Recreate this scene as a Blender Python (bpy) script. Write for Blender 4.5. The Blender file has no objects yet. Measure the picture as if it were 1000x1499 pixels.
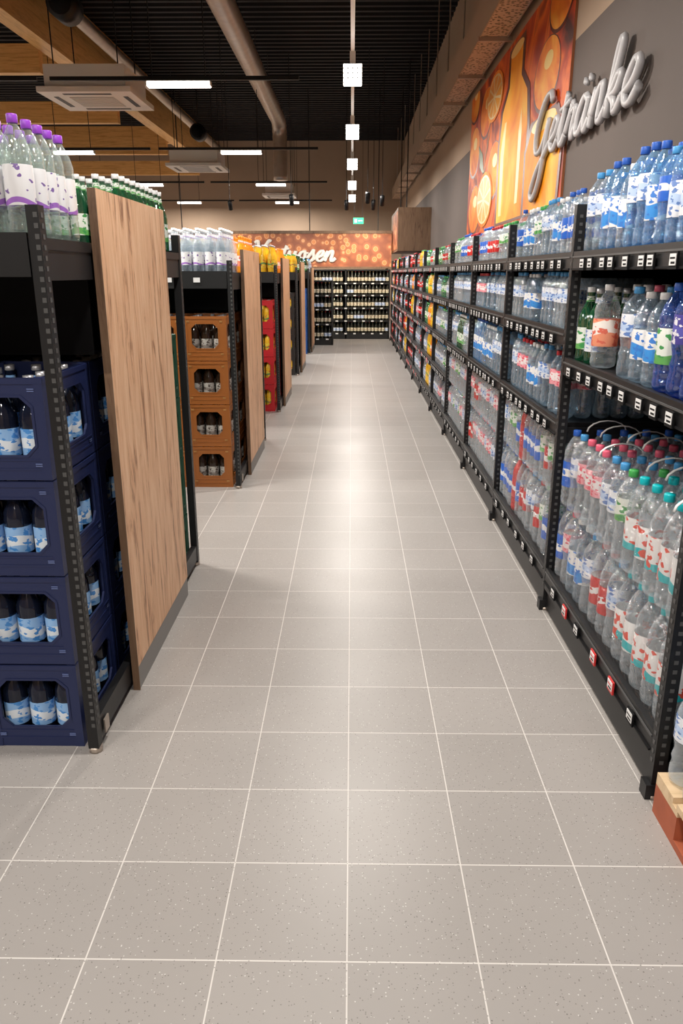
import bpy, math, random
import numpy as np
random.seed(7)
rng = np.random.default_rng(7)
S = bpy.context.scene
COL = S.collection
PI = math.pi

# ------------------------------------------------------------------ materials
def _new(name):
    m = bpy.data.materials.new(name); m.use_nodes = True
    nt = m.node_tree; nt.nodes.clear()
    out = nt.nodes.new('ShaderNodeOutputMaterial')
    return m, nt, out
def N(nt, t, **kw):
    n = nt.nodes.new(t)
    for k, v in kw.items():
        if hasattr(n, k): setattr(n, k, v)
        else: n.inputs[k.replace('_', ' ')].default_value = v
    return n
def c4(c): return (c[0], c[1], c[2], 1)
def plain(name, col, rough=0.5, metal=0.0, spec=0.5, emit=None, es=0.0, noise=0.0, nscale=20):
    m, nt, out = _new(name)
    p = nt.nodes.new('ShaderNodeBsdfPrincipled')
    p.inputs['Base Color'].default_value = c4(col)
    p.inputs['Roughness'].default_value = rough
    p.inputs['Metallic'].default_value = metal
    p.inputs['Specular IOR Level'].default_value = spec
    if emit:
        p.inputs['Emission Color'].default_value = c4(emit); p.inputs['Emission Strength'].default_value = es
    if noise > 0:
        tc = nt.nodes.new('ShaderNodeTexCoord')
        nz = N(nt, 'ShaderNodeTexNoise', Scale=nscale, Detail=4.0)
        nt.links.new(tc.outputs['Object'], nz.inputs['Vector'])
        mx = nt.nodes.new('ShaderNodeMix'); mx.data_type = 'RGBA'
        mx.inputs[6].default_value = c4([max(0, x*(1-noise)) for x in col]); mx.inputs[7].default_value = c4([min(1, x*(1+noise)) for x in col])
        nt.links.new(nz.outputs['Fac'], mx.inputs[0]); nt.links.new(mx.outputs[2], p.inputs['Base Color'])
    nt.links.new(p.outputs[0], out.inputs[0])
    return m
def bottle_mat(name, tint, lo=0.12, hi=0.7, rough=0.05, diff=None, bump=0.0):
    m, nt, out = _new(name)
    tr = nt.nodes.new('ShaderNodeBsdfTransparent'); tr.inputs[0].default_value = c4(tint)
    p = nt.nodes.new('ShaderNodeBsdfPrincipled'); p.inputs['Base Color'].default_value = c4(diff or tint)
    p.inputs['Roughness'].default_value = rough; p.inputs['Specular IOR Level'].default_value = 1.0
    lw = nt.nodes.new('ShaderNodeLayerWeight'); lw.inputs[0].default_value = 0.3
    mr = nt.nodes.new('ShaderNodeMapRange'); mr.inputs['To Min'].default_value = lo; mr.inputs['To Max'].default_value = hi
    nt.links.new(lw.outputs['Facing'], mr.inputs['Value'])
    mx = nt.nodes.new('ShaderNodeMixShader')
    gl = nt.nodes.new('ShaderNodeBsdfGlossy'); gl.inputs['Roughness'].default_value = rough; gl.inputs['Color'].default_value = (1, 1, 1, 1)
    if bump:
        tc = nt.nodes.new('ShaderNodeTexCoord')
        nz = N(nt, 'ShaderNodeTexNoise', Scale=38.0, Detail=1.0); nt.links.new(tc.outputs['Object'], nz.inputs['Vector'])
        bp = nt.nodes.new('ShaderNodeBump'); bp.inputs['Strength'].default_value = bump; bp.inputs['Distance'].default_value = .012
        nt.links.new(nz.outputs['Fac'], bp.inputs['Height']); nt.links.new(bp.outputs[0], p.inputs['Normal'])
        nt.links.new(bp.outputs[0], gl.inputs['Normal']); nt.links.new(bp.outputs[0], lw.inputs['Normal'])
    nt.links.new(mr.outputs[0], mx.inputs[0]); nt.links.new(tr.outputs[0], mx.inputs[1]); nt.links.new(p.outputs[0], mx.inputs[2])
    m2 = nt.nodes.new('ShaderNodeMixShader'); m2.inputs[0].default_value = .11
    nt.links.new(mx.outputs[0], m2.inputs[1]); nt.links.new(gl.outputs[0], m2.inputs[2])
    nt.links.new(m2.outputs[0], out.inputs[0])
    return m
def film_mat():
    m, nt, out = _new('shrink_film')
    tr = nt.nodes.new('ShaderNodeBsdfTransparent')
    gl = nt.nodes.new('ShaderNodeBsdfGlossy'); gl.inputs['Roughness'].default_value = .15
    tc = nt.nodes.new('ShaderNodeTexCoord')
    nz = N(nt, 'ShaderNodeTexNoise', Scale=16.0, Detail=3.0, Distortion=1.5); nt.links.new(tc.outputs['Object'], nz.inputs['Vector'])
    bp = nt.nodes.new('ShaderNodeBump'); bp.inputs['Strength'].default_value = 1.0; bp.inputs['Distance'].default_value = .04
    nt.links.new(nz.outputs['Fac'], bp.inputs['Height']); nt.links.new(bp.outputs[0], gl.inputs['Normal'])
    mx = nt.nodes.new('ShaderNodeMixShader'); mx.inputs[0].default_value = .18
    nt.links.new(tr.outputs[0], mx.inputs[1]); nt.links.new(gl.outputs[0], mx.inputs[2]); nt.links.new(mx.outputs[0], out.inputs[0])
    return m
def label_mat(name, A, B, C, b0=0.3, b1=0.7, sc=5.0, th=0.56, rough=0.3):
    m, nt, out = _new(name)
    uv = nt.nodes.new('ShaderNodeUVMap')
    sep = nt.nodes.new('ShaderNodeSeparateXYZ'); nt.links.new(uv.outputs[0], sep.inputs[0])
    sn = nt.nodes.new('ShaderNodeMath'); sn.operation = 'SINE'
    mu = nt.nodes.new('ShaderNodeMath'); mu.operation = 'MULTIPLY'; mu.inputs[1].default_value = 12.566
    nt.links.new(sep.outputs[0], mu.inputs[0]); nt.links.new(mu.outputs[0], sn.inputs[0])
    ma = nt.nodes.new('ShaderNodeMath'); ma.operation = 'MULTIPLY_ADD'; ma.inputs[1].default_value = .07
    nt.links.new(sn.outputs[0], ma.inputs[0]); nt.links.new(sep.outputs[1], ma.inputs[2])
    r = nt.nodes.new('ShaderNodeValToRGB'); r.color_ramp.interpolation = 'CONSTANT'
    e = r.color_ramp.elements; e[0].position = 0; e[0].color = c4(A); e[1].position = b0; e[1].color = c4(B)
    e2 = e.new(b1); e2.color = c4(A)
    nt.links.new(ma.outputs[0], r.inputs[0])
    mp = nt.nodes.new('ShaderNodeMapping'); mp.inputs['Scale'].default_value = (sc*1.7, sc*0.9, 1)
    nt.links.new(uv.outputs[0], mp.inputs[0])
    nz = N(nt, 'ShaderNodeTexNoise', Scale=1.0, Detail=2.0); nt.links.new(mp.outputs[0], nz.inputs['Vector'])
    gt = nt.nodes.new('ShaderNodeMath'); gt.operation = 'GREATER_THAN'; gt.inputs[1].default_value = th
    nt.links.new(nz.outputs['Fac'], gt.inputs[0])
    mx = nt.nodes.new('ShaderNodeMix'); mx.data_type = 'RGBA'
    nt.links.new(gt.outputs[0], mx.inputs[0]); nt.links.new(r.outputs[0], mx.inputs[6]); mx.inputs[7].default_value = c4(C)
    p = nt.nodes.new('ShaderNodeBsdfPrincipled'); p.inputs['Roughness'].default_value = rough
    nt.links.new(mx.outputs[2], p.inputs['Base Color'])
    nt.links.new(p.outputs[0], out.inputs[0])
    return m
def wood_mat(name, c1, c2, c3, axis='Z', rough=0.5, s=1.0):
    m, nt, out = _new(name)
    tc = nt.nodes.new('ShaderNodeTexCoord')
    mp = nt.nodes.new('ShaderNodeMapping')
    sc = {'Z': (9*s, 9*s, 1.1*s), 'Y': (9*s, .7*s, 9*s), 'X': (.7*s, 9*s, 9*s)}[axis]
    mp.inputs['Scale'].default_value = sc
    nt.links.new(tc.outputs['Object'], mp.inputs[0])
    nz = N(nt, 'ShaderNodeTexNoise', Scale=1.5, Detail=8.0, Roughness=0.62, Distortion=1.8)
    nt.links.new(mp.outputs[0], nz.inputs['Vector'])
    nf = N(nt, 'ShaderNodeTexNoise', Scale=9.0, Detail=6.0, Roughness=0.7)
    nt.links.new(mp.outputs[0], nf.inputs['Vector'])
    ad = nt.nodes.new('ShaderNodeMath'); ad.operation = 'MULTIPLY_ADD'; ad.inputs[1].default_value = 0.35
    nt.links.new(nf.outputs['Fac'], ad.inputs[0]); nt.links.new(nz.outputs['Fac'], ad.inputs[2])
    r = nt.nodes.new('ShaderNodeValToRGB'); e = r.color_ramp.elements
    e[0].position = 0.50; e[0].color = c4(c1); e[1].position = 0.84; e[1].color = c4(c3)
    e2 = e.new(0.62); e2.color = c4(c2)
    nt.links.new(ad.outputs[0], r.inputs[0])
    p = nt.nodes.new('ShaderNodeBsdfPrincipled'); p.inputs['Roughness'].default_value = rough
    nt.links.new(r.outputs[0], p.inputs['Base Color'])
    nt.links.new(p.outputs[0], out.inputs[0])
    return m
def floor_mat():
    m, nt, out = _new('floor_tiles')
    tc = nt.nodes.new('ShaderNodeTexCoord')
    mp = nt.nodes.new('ShaderNodeMapping'); mp.inputs['Location'].default_value = (0.005+3, -0.13+3, 0)
    nt.links.new(tc.outputs['Object'], mp.inputs[0])
    br = nt.nodes.new('ShaderNodeTexBrick'); br.offset = 0; br.squash = 1
    br.inputs['Scale'].default_value = 1; br.inputs['Brick Width'].default_value = .3; br.inputs['Row Height'].default_value = .3
    br.inputs['Mortar Size'].default_value = .0021; br.inputs['Mortar Smooth'].default_value = .3
    br.inputs['Color1'].default_value = c4((.315, .294, .277)); br.inputs['Color2'].default_value = c4((.342, .320, .302))
    br.inputs['Mortar'].default_value = c4((.62, .59, .56))
    nt.links.new(mp.outputs[0], br.inputs['Vector'])
    prev = br.outputs['Color']
    def speck(scale, th, col, prev, chance, amt):
        v = N(nt, 'ShaderNodeTexVoronoi', Scale=scale); nt.links.new(tc.outputs['Object'], v.inputs['Vector'])
        lt = nt.nodes.new('ShaderNodeMath'); lt.operation = 'LESS_THAN'; lt.inputs[1].default_value = th
        nt.links.new(v.outputs['Distance'], lt.inputs[0])
        sp = nt.nodes.new('ShaderNodeSeparateColor'); nt.links.new(v.outputs['Color'], sp.inputs[0])
        l2 = nt.nodes.new('ShaderNodeMath'); l2.operation = 'LESS_THAN'; l2.inputs[1].default_value = chance
        nt.links.new(sp.outputs[0], l2.inputs[0])
        mu = nt.nodes.new('ShaderNodeMath'); mu.operation = 'MULTIPLY'
        nt.links.new(lt.outputs[0], mu.inputs[0]); nt.links.new(l2.outputs[0], mu.inputs[1])
        m3 = nt.nodes.new('ShaderNodeMath'); m3.operation = 'MULTIPLY'; m3.inputs[1].default_value = amt
        nt.links.new(mu.outputs[0], m3.inputs[0])
        mx = nt.nodes.new('ShaderNodeMix'); mx.data_type = 'RGBA'
        nt.links.new(m3.outputs[0], mx.inputs[0]); nt.links.new(prev, mx.inputs[6]); mx.inputs[7].default_value = c4(col)
        return mx.outputs[2]
    prev = speck(150, .25, (.66, .64, .62), prev, .11, .65)
    prev = speck(170, .28, (.12, .11, .10), prev, .18, .6)
    prev = speck(80, .14, (.09, .08, .07), prev, .10, .7)
    nz = N(nt, 'ShaderNodeTexNoise', Scale=2.2, Detail=5.0); nt.links.new(tc.outputs['Object'], nz.inputs['Vector'])
    mr = nt.nodes.new('ShaderNodeMapRange'); mr.inputs['To Min'].default_value = .93; mr.inputs['To Max'].default_value = 1.06
    nt.links.new(nz.outputs['Fac'], mr.inputs['Value'])
    hv = nt.nodes.new('ShaderNodeHueSaturation'); nt.links.new(mr.outputs[0], hv.inputs['Value']); nt.links.new(prev, hv.inputs['Color'])
    p = nt.nodes.new('ShaderNodeBsdfPrincipled')
    nt.links.new(hv.outputs[0], p.inputs['Base Color'])
    rr = nt.nodes.new('ShaderNodeMapRange'); rr.inputs['To Min'].default_value = .31; rr.inputs['To Max'].default_value = .42
    nt.links.new(nz.outputs['Fac'], rr.inputs['Value']); nt.links.new(rr.outputs[0], p.inputs['Roughness'])
    p.inputs['Specular IOR Level'].default_value = .45
    bp = nt.nodes.new('ShaderNodeBump'); bp.inputs['Strength'].default_value = .25; bp.inputs['Distance'].default_value = .002; bp.invert = True
    nt.links.new(br.outputs['Fac'], bp.inputs['Height']); nt.links.new(bp.outputs[0], p.inputs['Normal'])
    nt.links.new(p.outputs[0], out.inputs[0])
    return m
def cells_mat(name, stops, scale, feature='F1', rough=.5, vec='Object', emit=0):
    m, nt, out = _new(name)
    tc = nt.nodes.new('ShaderNodeTexCoord')
    v = N(nt, 'ShaderNodeTexVoronoi', Scale=scale); v.feature = feature
    nt.links.new(tc.outputs[vec], v.inputs['Vector'])
    r = nt.nodes.new('ShaderNodeValToRGB'); e = r.color_ramp.elements
    e[0].position = stops[0][0]; e[0].color = c4(stops[0][1]); e[1].position = stops[-1][0]; e[1].color = c4(stops[-1][1])
    for pos, c in stops[1:-1]:
        q = e.new(pos); q.color = c4(c)
    nt.links.new(v.outputs['Distance'], r.inputs[0])
    p = nt.nodes.new('ShaderNodeBsdfPrincipled'); p.inputs['Roughness'].default_value = rough
    nt.links.new(r.outputs[0], p.inputs['Base Color'])
    nt.links.new(p.outputs[0], out.inputs[0])
    return m
def noise_mat(name, stops, scale, rough=.5, dist=1.0):
    m, nt, out = _new(name)
    tc = nt.nodes.new('ShaderNodeTexCoord')
    v = N(nt, 'ShaderNodeTexNoise', Scale=scale, Detail=3.0, Distortion=dist)
    nt.links.new(tc.outputs['Object'], v.inputs['Vector'])
    r = nt.nodes.new('ShaderNodeValToRGB'); e = r.color_ramp.elements
    e[0].position = stops[0][0]; e[0].color = c4(stops[0][1]); e[1].position = stops[-1][0]; e[1].color = c4(stops[-1][1])
    for pos, c in stops[1:-1]:
        q = e.new(pos); q.color = c4(c)
    nt.links.new(v.outputs['Fac'], r.inputs[0])
    p = nt.nodes.new('ShaderNodeBsdfPrincipled'); p.inputs['Roughness'].default_value = rough; p.inputs['Specular IOR Level'].default_value = .2
    nt.links.new(r.outputs[0], p.inputs['Base Color'])
    nt.links.new(p.outputs[0], out.inputs[0])
    return m

M = {}
M['black'] = plain('black_steel', (.008, .008, .009), .45, spec=.4)
M['slot'] = plain('slot_grey', (.07, .07, .07), .5)
M['blackin'] = plain('black_panel', (.003, .003, .004), .7, spec=.2)
M['steel'] = plain('galvanised', (.50, .43, .37), .38, .8, noise=.2, nscale=8)
M['white'] = plain('white_paint', (.78, .76, .72), .4)
M['tagw'] = plain('tag_white', (.75, .75, .75), .4)
M['tagr'] = plain('tag_red', (.6, .03, .03), .4)
M['grey'] = plain('plinth_grey', (.22, .21, .20), .5)
M['beige'] = plain('beige_wall', (.40, .29, .205), .8, noise=.05, nscale=3)
M['taupe'] = plain('taupe_wall', (.125, .100, .088), .8, noise=.05, nscale=3)
M['ceil'] = plain('black_deck', (.006, .006, .008), .6, spec=.2)
M['glulam'] = wood_mat('glulam', (.68, .36, .10), (.80, .46, .16), (.58, .29, .08), 'Y')
M['glulamx'] = wood_mat('glulam_x', (.68, .36, .10), (.80, .46, .16), (.58, .29, .08), 'X')
M['oak'] = wood_mat('oak_panel', (.26, .115, .055), (.70, .40, .225), (.82, .53, .33), 'Z')
M['oakdark'] = wood_mat('oak_dark', (.09, .045, .025), (.16, .09, .05), (.20, .12, .07), 'Z')
M['palletw'] = wood_mat('pallet_wood', (.42, .28, .15), (.62, .45, .27), (.7, .53, .34), 'X')
M['palletr'] = plain('pallet_red', (.36, .09, .04), .6, noise=.25, nscale=15)
M['led'] = plain('led_emit', (1, 1, 1), .5, emit=(1, .95, .88), es=7)
M['ledgrid'] = plain('led_grid', (.5, .5, .5), .4)
M['exit'] = plain('exit_green', (.0, .4, .15), .4, emit=(.05, .9, .4), es=1.2)
M['cable'] = cells_mat('perforated_tray', [(0, (.10, .06, .04)), (.35, (.12, .08, .05)), (.4, (.54, .37, .25)), (1, (.58, .41, .29))], 26)
M['signpat'] = cells_mat('sign_pattern', [(0, (.75, .33, .12)), (.22, (.62, .2, .06)), (.3, (.80, .42, .2)), (.4, (.42, .13, .05)), (.75, (.26, .07, .03))], 6.5)
M['lettering'] = plain('letter_white', (.8, .78, .75), .35)
M['letterg'] = plain('letter_grey', (.46, .45, .46), .4)
M['film'] = film_mat()

def C(name, col, **k): M[name] = plain(name, col, k.pop('rough', .35), **k)
C('cap_blue', (.02, .10, .45)); C('cap_lblue', (.06, .30, .62)); C('cap_red', (.5, .02, .03)); C('cap_green', (.05, .35, .08))
C('cap_turq', (.0, .45, .50)); C('cap_white', (.75, .75, .75)); C('cap_purple', (.30, .06, .55)); C('cap_pink', (.75, .12, .2))
C('cap_orange', (.8, .25, .02)); C('cap_silver', (.5, .5, .52), metal=.6); C('cap_black', (.02, .02, .02)); C('cap_gold', (.5, .33, .1))
M['b_clear'] = bottle_mat('pet_clear', (.92, .96, .98), .06, .60, diff=(.78, .86, .93), bump=.5)
M['b_purp'] = bottle_mat('glass_clear', (.92, .97, .95), .06, .6, diff=(.72, .80, .78))
M['b_blue'] = bottle_mat('pet_blue', (.62, .84, .97), .10, .68, diff=(.34, .58, .90), bump=.5)
M['b_dblue'] = bottle_mat('pet_darkblue', (.25, .42, .85), .2, .75, diff=(.06, .15, .50), bump=.4)
M['b_green'] = bottle_mat('glass_green', (.15, .5, .25), .4, .85, diff=(.02, .13, .06))
M['b_lgreen'] = bottle_mat('pet_green', (.60, .88, .70), .10, .7, diff=(.2, .5, .3), bump=.4)
M['b_grey'] = bottle_mat('pet_grey', (.78, .87, .93), .08, .62, diff=(.54, .66, .76), bump=.5)
M['b_orange'] = plain('juice_orange', (.85, .30, .02), .15)
M['b_yellow'] = plain('juice_yellow', (.85, .50, .03), .15)
M['b_red'] = plain('juice_red', (.5, .03, .03), .15)
M['b_cola'] = plain('cola', (.03, .012, .008), .1)
M['b_dark'] = plain('dark_glass', (.006, .009, .022), .08)
M['b_wine'] = plain('wine_glass', (.02, .018, .012), .1)
M['b_brown'] = plain('brown_glass', (.028, .013, .007), .1)
L = label_mat
W_ = (.78, .78, .78)
M['l_blue'] = L('label_blue', (.02, .12, .55), W_, (.03, .15, .55), .35, .65)
M['l_bluew'] = L('label_bluewhite', W_, (.05, .28, .7), (.05, .2, .6), .1, .5)
M['l_turq'] = L('label_turq', W_, (.02, .45, .5), (.70, .08, .05), .0, .28, sc=3.4)
M['l_pink'] = L('label_pink', (.8, .35, .4), (.8, .75, .75), (.7, .1, .15), .3, .8)
M['l_red'] = L('label_red', (.55, .02, .02), W_, (.5, .02, .02), .4, .65)
M['l_green'] = L('label_green', (.72, .76, .70), (.12, .38, .10), (.05, .28, .08), .0, .3, sc=4)
M['l_white'] = L('label_white', (.72, .75, .8), (.45, .58, .8), (.12, .22, .5), .3, .6)
M['l_orange'] = L('label_orange', (.8, .30, .18), (.85, .8, .75), (.70, .15, .1), .45, .9)
M['l_purple'] = L('label_purple', (.8, .8, .82), (.35, .15, .55), (.2, .12, .35), .0, .14, th=.62)
M['l_silver'] = L('label_silver', (.25, .45, .75), (.70, .76, .82), (.06, .25, .62), .25, .62)
M['l_grey'] = L('label_grey', (.45, .43, .40), (.25, .22, .20), (.08, .06, .05), .3, .55)
M['l_yellow'] = L('label_yellow', (.8, .6, .05), (.1, .3, .1), (.6, .1, .02), .4, .6)
M['l_cream'] = L('label_cream', (.75, .68, .52), (.5, .40, .28), (.10, .07, .04), .4, .55)
M['l_dpurp'] = L('label_darkpurple', (.07, .06, .28), (.1, .1, .4), (.7, .7, .75), .3, .6, th=.56)

# ------------------------------------------------------------------ mesh builder
class MB:
    def __init__(s): s.v=[]; s.q=[]; s.m=[]; s.uv=[]; s.s=[]; s.n=0; s.mats=[]
    def mi(s, name):
        if name not in s.mats: s.mats.append(name)
        return s.mats.index(name)
    def add(s, v, q, mat, uv=None, smooth=False):
        v = np.asarray(v, float); q = np.asarray(q, int); k = len(q)
        s.v.append(v); s.q.append(q + s.n); s.n += len(v)
        if isinstance(mat, str): mat = np.full(k, s.mi(mat))
        s.m.append(mat)
        s.uv.append(np.zeros((k, 4, 2)) if uv is None else uv)
        s.s.append(np.full(k, smooth))
    def box(s, x0, x1, y0, y1, z0, z1, mat):
        v = [(x0,y0,z0),(x1,y0,z0),(x1,y1,z0),(x0,y1,z0),(x0,y0,z1),(x1,y0,z1),(x1,y1,z1),(x0,y1,z1)]
        q = [(0,3,2,1),(4,5,6,7),(0,1,5,4),(1,2,6,5),(2,3,7,6),(3,0,4,7)]
        s.add(v, q, mat)
    def tube(s, pts, r, n, mat, rd=None, seg=8, closed_n=None, caps=True):
        pts = np.asarray(pts, float); K = len(pts); n = np.asarray(n, float)
        r = np.full(K, r) if np.isscalar(r) else np.asarray(r)
        rdd = r if rd is None else (np.full(K, rd) if np.isscalar(rd) else rd)
        T = np.gradient(pts, axis=0); T /= (np.linalg.norm(T, axis=1)[:, None] + 1e-9)
        side = np.cross(T, n); side /= (np.linalg.norm(side, axis=1)[:, None] + 1e-9)
        a = np.linspace(0, 2*PI, seg, endpoint=False)
        V = pts[:, None, :] + side[:, None, :]*(np.cos(a)[None, :, None]*r[:, None, None]) + n[None, None, :]*(np.sin(a)[None, :, None]*rdd[:, None, None])
        if caps:
            V = np.concatenate([np.repeat(pts[:1, None, :], seg, 1)+ (V[:1]-pts[:1,None,:])*.02, V, np.repeat(pts[-1:, None, :], seg, 1)+(V[-1:]-pts[-1:,None,:])*.02], 0)
            K += 2
        q = []
        for i in range(K-1):
            for j in range(seg):
                j2 = (j+1) % seg
                q.append((i*seg+j, i*seg+j2, (i+1)*seg+j2, (i+1)*seg+j))
        s.add(V.reshape(-1, 3), q, mat, smooth=True)
    def put(s, tpl, pos, rot=0.0, sc=1.0, scz=None, matmap=None):
        v, q, mn, uv = tpl
        c, si = math.cos(rot), math.sin(rot); scz = sc if scz is None else scz
        vv = np.empty_like(v); vv[:, 0] = (v[:, 0]*c - v[:, 1]*si)*sc + pos[0]; vv[:, 1] = (v[:, 0]*si + v[:, 1]*c)*sc + pos[1]; vv[:, 2] = v[:, 2]*scz + pos[2]
        idx = np.array([s.mi(x) for x in matmap])
        s.add(vv, q, idx[mn], uv, True)
    def build(s, name, parent=None, bevel=0):
        me = bpy.data.meshes.new(name)
        v = np.concatenate(s.v); q = np.concatenate(s.q); k = len(q)
        me.vertices.add(len(v)); me.vertices.foreach_set('co', v.ravel())
        me.loops.add(4*k); me.loops.foreach_set('vertex_index', q.ravel().astype(np.int32))
        me.polygons.add(k); me.polygons.foreach_set('loop_start', np.arange(k, dtype=np.int32)*4)
        for mm in s.mats: me.materials.append(M[mm])
        me.polygons.foreach_set('material_index', np.concatenate(s.m).astype(np.int32))
        me.polygons.foreach_set('use_smooth', np.concatenate(s.s))
        u = me.uv_layers.new(name='UVMap'); u.data.foreach_set('uv', np.concatenate(s.uv).ravel())
        me.update(calc_edges=True); me.validate()
        return obj(name, me, parent)
def obj(name, data, parent=None, loc=(0,0,0), rot=(0,0,0)):
    o = bpy.data.objects.new(name, data); COL.objects.link(o); o.location = loc; o.rotation_euler = rot
    if parent: o.parent = parent
    return o
def empty(name, loc=(0,0,0)):
    e = obj(name, None, None, loc); e.empty_display_size = .1
    return e
def lathe(parts, seg):
    V=[];Q=[];Mx=[];U=[];n=0
    a = np.linspace(0, 2*PI, seg, endpoint=False)
    for prof, mi in parts:
        K = len(prof); z0 = prof[0][1]; z1 = prof[-1][1]
        for r, z in prof:
            V.append(np.stack([r*np.cos(a), r*np.sin(a), np.full(seg, z)], 1))
        for i in range(K-1):
            va = (prof[i][1]-z0)/(z1-z0+1e-9); vb = (prof[i+1][1]-z0)/(z1-z0+1e-9)
            for j in range(seg):
                j2 = (j+1) % seg
                Q.append((n+i*seg+j, n+i*seg+j2, n+(i+1)*seg+j2, n+(i+1)*seg+j)); Mx.append(mi)
                U.append([(j/seg, va), ((j+1)/seg, va), ((j+1)/seg, vb), (j/seg, vb)])
        n += K*seg
    return np.concatenate(V), np.array(Q), np.array(Mx), np.array(U)
pet_body = [(.001,.006),(.030,0),(.042,.008),(.045,.022),(.045,.040),(.0425,.046),(.045,.052),(.045,.066),(.0425,.072),(.045,.078),(.0445,.085),(.0445,.20),(.045,.205),(.0425,.212),(.0445,.219),(.0435,.235),(.036,.262),(.024,.287),(.014,.303),(.0135,.312)]
pet_cap = [(.0155,.306),(.0165,.308),(.0165,.327),(.015,.33),(.001,.33)]
pet_lab = [(.0455,.088),(.0458,.09),(.0458,.194),(.0455,.197)]
p2_body = [(.001,.006),(.030,0),(.043,.010),(.0455,.03),(.0445,.055),(.041,.075),(.0445,.09),(.041,.104),(.0395,.118),(.042,.135),(.045,.15),(.0445,.158),(.0445,.232),(.045,.24),(.040,.262),(.027,.285),(.0165,.30),(.0135,.303),(.0135,.312)]
p2_lab = [(.0455,.153),(.0458,.156),(.0458,.232),(.0455,.235)]
def simple(p): return [p[i] for i in range(len(p)) if i in (1,2,4,9,11,12,15,16,19)]
PETH = {s: lathe([(pet_body, 0), (pet_lab, 1), (pet_cap, 2)], s) for s in (16, 12)}
PET2 = {s: lathe([(p2_body, 0), (p2_lab, 1), (pet_cap, 2)], s) for s in (16, 12)}
PETL = lathe([(simple(pet_body), 0), (pet_lab[1:3], 1), ([(.0165,.306),(.0165,.33),(.001,.33)], 2)], 8)
gl_body = [(.001,.003),(.036,0),(.040,.008),(.040,.17),(.038,.19),(.026,.225),(.016,.25),(.0135,.27),(.0135,.292)]
gl_lab = [(.0407,.055),(.0407,.145)]
gl_neck = [(.0168,.25),(.0150,.272)]
gl_cap = [(.0145,.288),(.0155,.290),(.0155,.308),(.001,.309)]
GLH = lathe([(gl_body, 0), (gl_lab, 1), (gl_neck, 1), (gl_cap, 2)], 14)
GLL = lathe([([gl_body[i] for i in (1,3,5,6,8)], 0), (gl_lab, 1), (gl_cap, 2)], 8)
KIND = {
 'blue': ('p', ['b_blue','l_bluew','cap_blue']), 'blue2': ('q', ['b_blue','l_blue','cap_lblue']), 'dblue': ('q', ['b_dblue','l_dpurp','cap_blue']),
 'sky': ('q', ['b_blue','l_white','cap_blue']), 'skyw': ('p', ['b_blue','l_white','cap_white']),
 'clearw': ('q', ['b_clear','l_white','cap_lblue']), 'clearr': ('p', ['b_clear','l_red','cap_red']), 'pink': ('q', ['b_clear','l_pink','cap_pink']),
 'turq': ('p', ['b_clear','l_turq','cap_turq']), 'clearb': ('p', ['b_clear','l_blue','cap_blue']), 'clearg': ('q', ['b_clear','l_green','cap_green']),
 'green': ('p', ['b_lgreen','l_green','cap_green']), 'grey': ('q', ['b_grey','l_white','cap_lblue']), 'greyg': ('p', ['b_dblue','l_green','cap_blue']),
 'greyw': ('p', ['b_grey','l_bluew','cap_white']), 'greyr': ('q', ['b_grey','l_pink','cap_red']),
 'orangel': ('p', ['b_clear','l_orange','cap_white']), 'gglass': ('g', ['b_green','l_green','cap_white']), 'gglass2': ('g', ['b_green','l_white','cap_silver']),
 'orange': ('p', ['b_orange','l_orange','cap_orange']), 'yellow': ('p', ['b_yellow','l_yellow','cap_green']), 'red': ('p', ['b_red','l_red','cap_white']),
 'cola': ('p', ['b_cola','l_red','cap_red']), 'purple': ('p', ['b_purp','l_purple','cap_purple']), 'gw': ('g', ['b_clear','l_purple','cap_white']),
 'dark': ('g', ['b_dark','l_silver','cap_silver']), 'clearglass': ('g', ['b_grey','l_silver','cap_silver']), 'brown': ('g', ['b_brown','l_grey','cap_silver']),
 'wine': ('g', ['b_wine','l_cream','cap_red']), 'wine2': ('g', ['b_wine','l_cream','cap_gold']),
 'wine3': ('g', ['b_wine','l_white','cap_black']), 'yglass': ('g', ['b_yellow','l_yellow','cap_silver']), 'oglass': ('g', ['b_orange','l_orange','cap_orange']),
}
HF = {k: .86+.14*random.random() for k in KIND}; HF['dblue'] = 1.0; HF['sky'] = 1.0; HF['blue'] = .97; HF['greyg'] = .97; HF['gglass'] = .95; HF['orangel'] = .93
def put_bottle(mb, kind, x, y, z, sc=1.0, scz=None, res=2):
    t, mats = KIND[kind]
    if t == 'g': tpl = GLH if res else GLL
    else:
        D_ = PETH if t == 'p' else PET2
        tpl = D_[16] if res == 2 else D_[12] if res == 1 else PETL
    mb.put(tpl, (x, y, z), rng.uniform(0, 6.28), sc, scz, mats)
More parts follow.
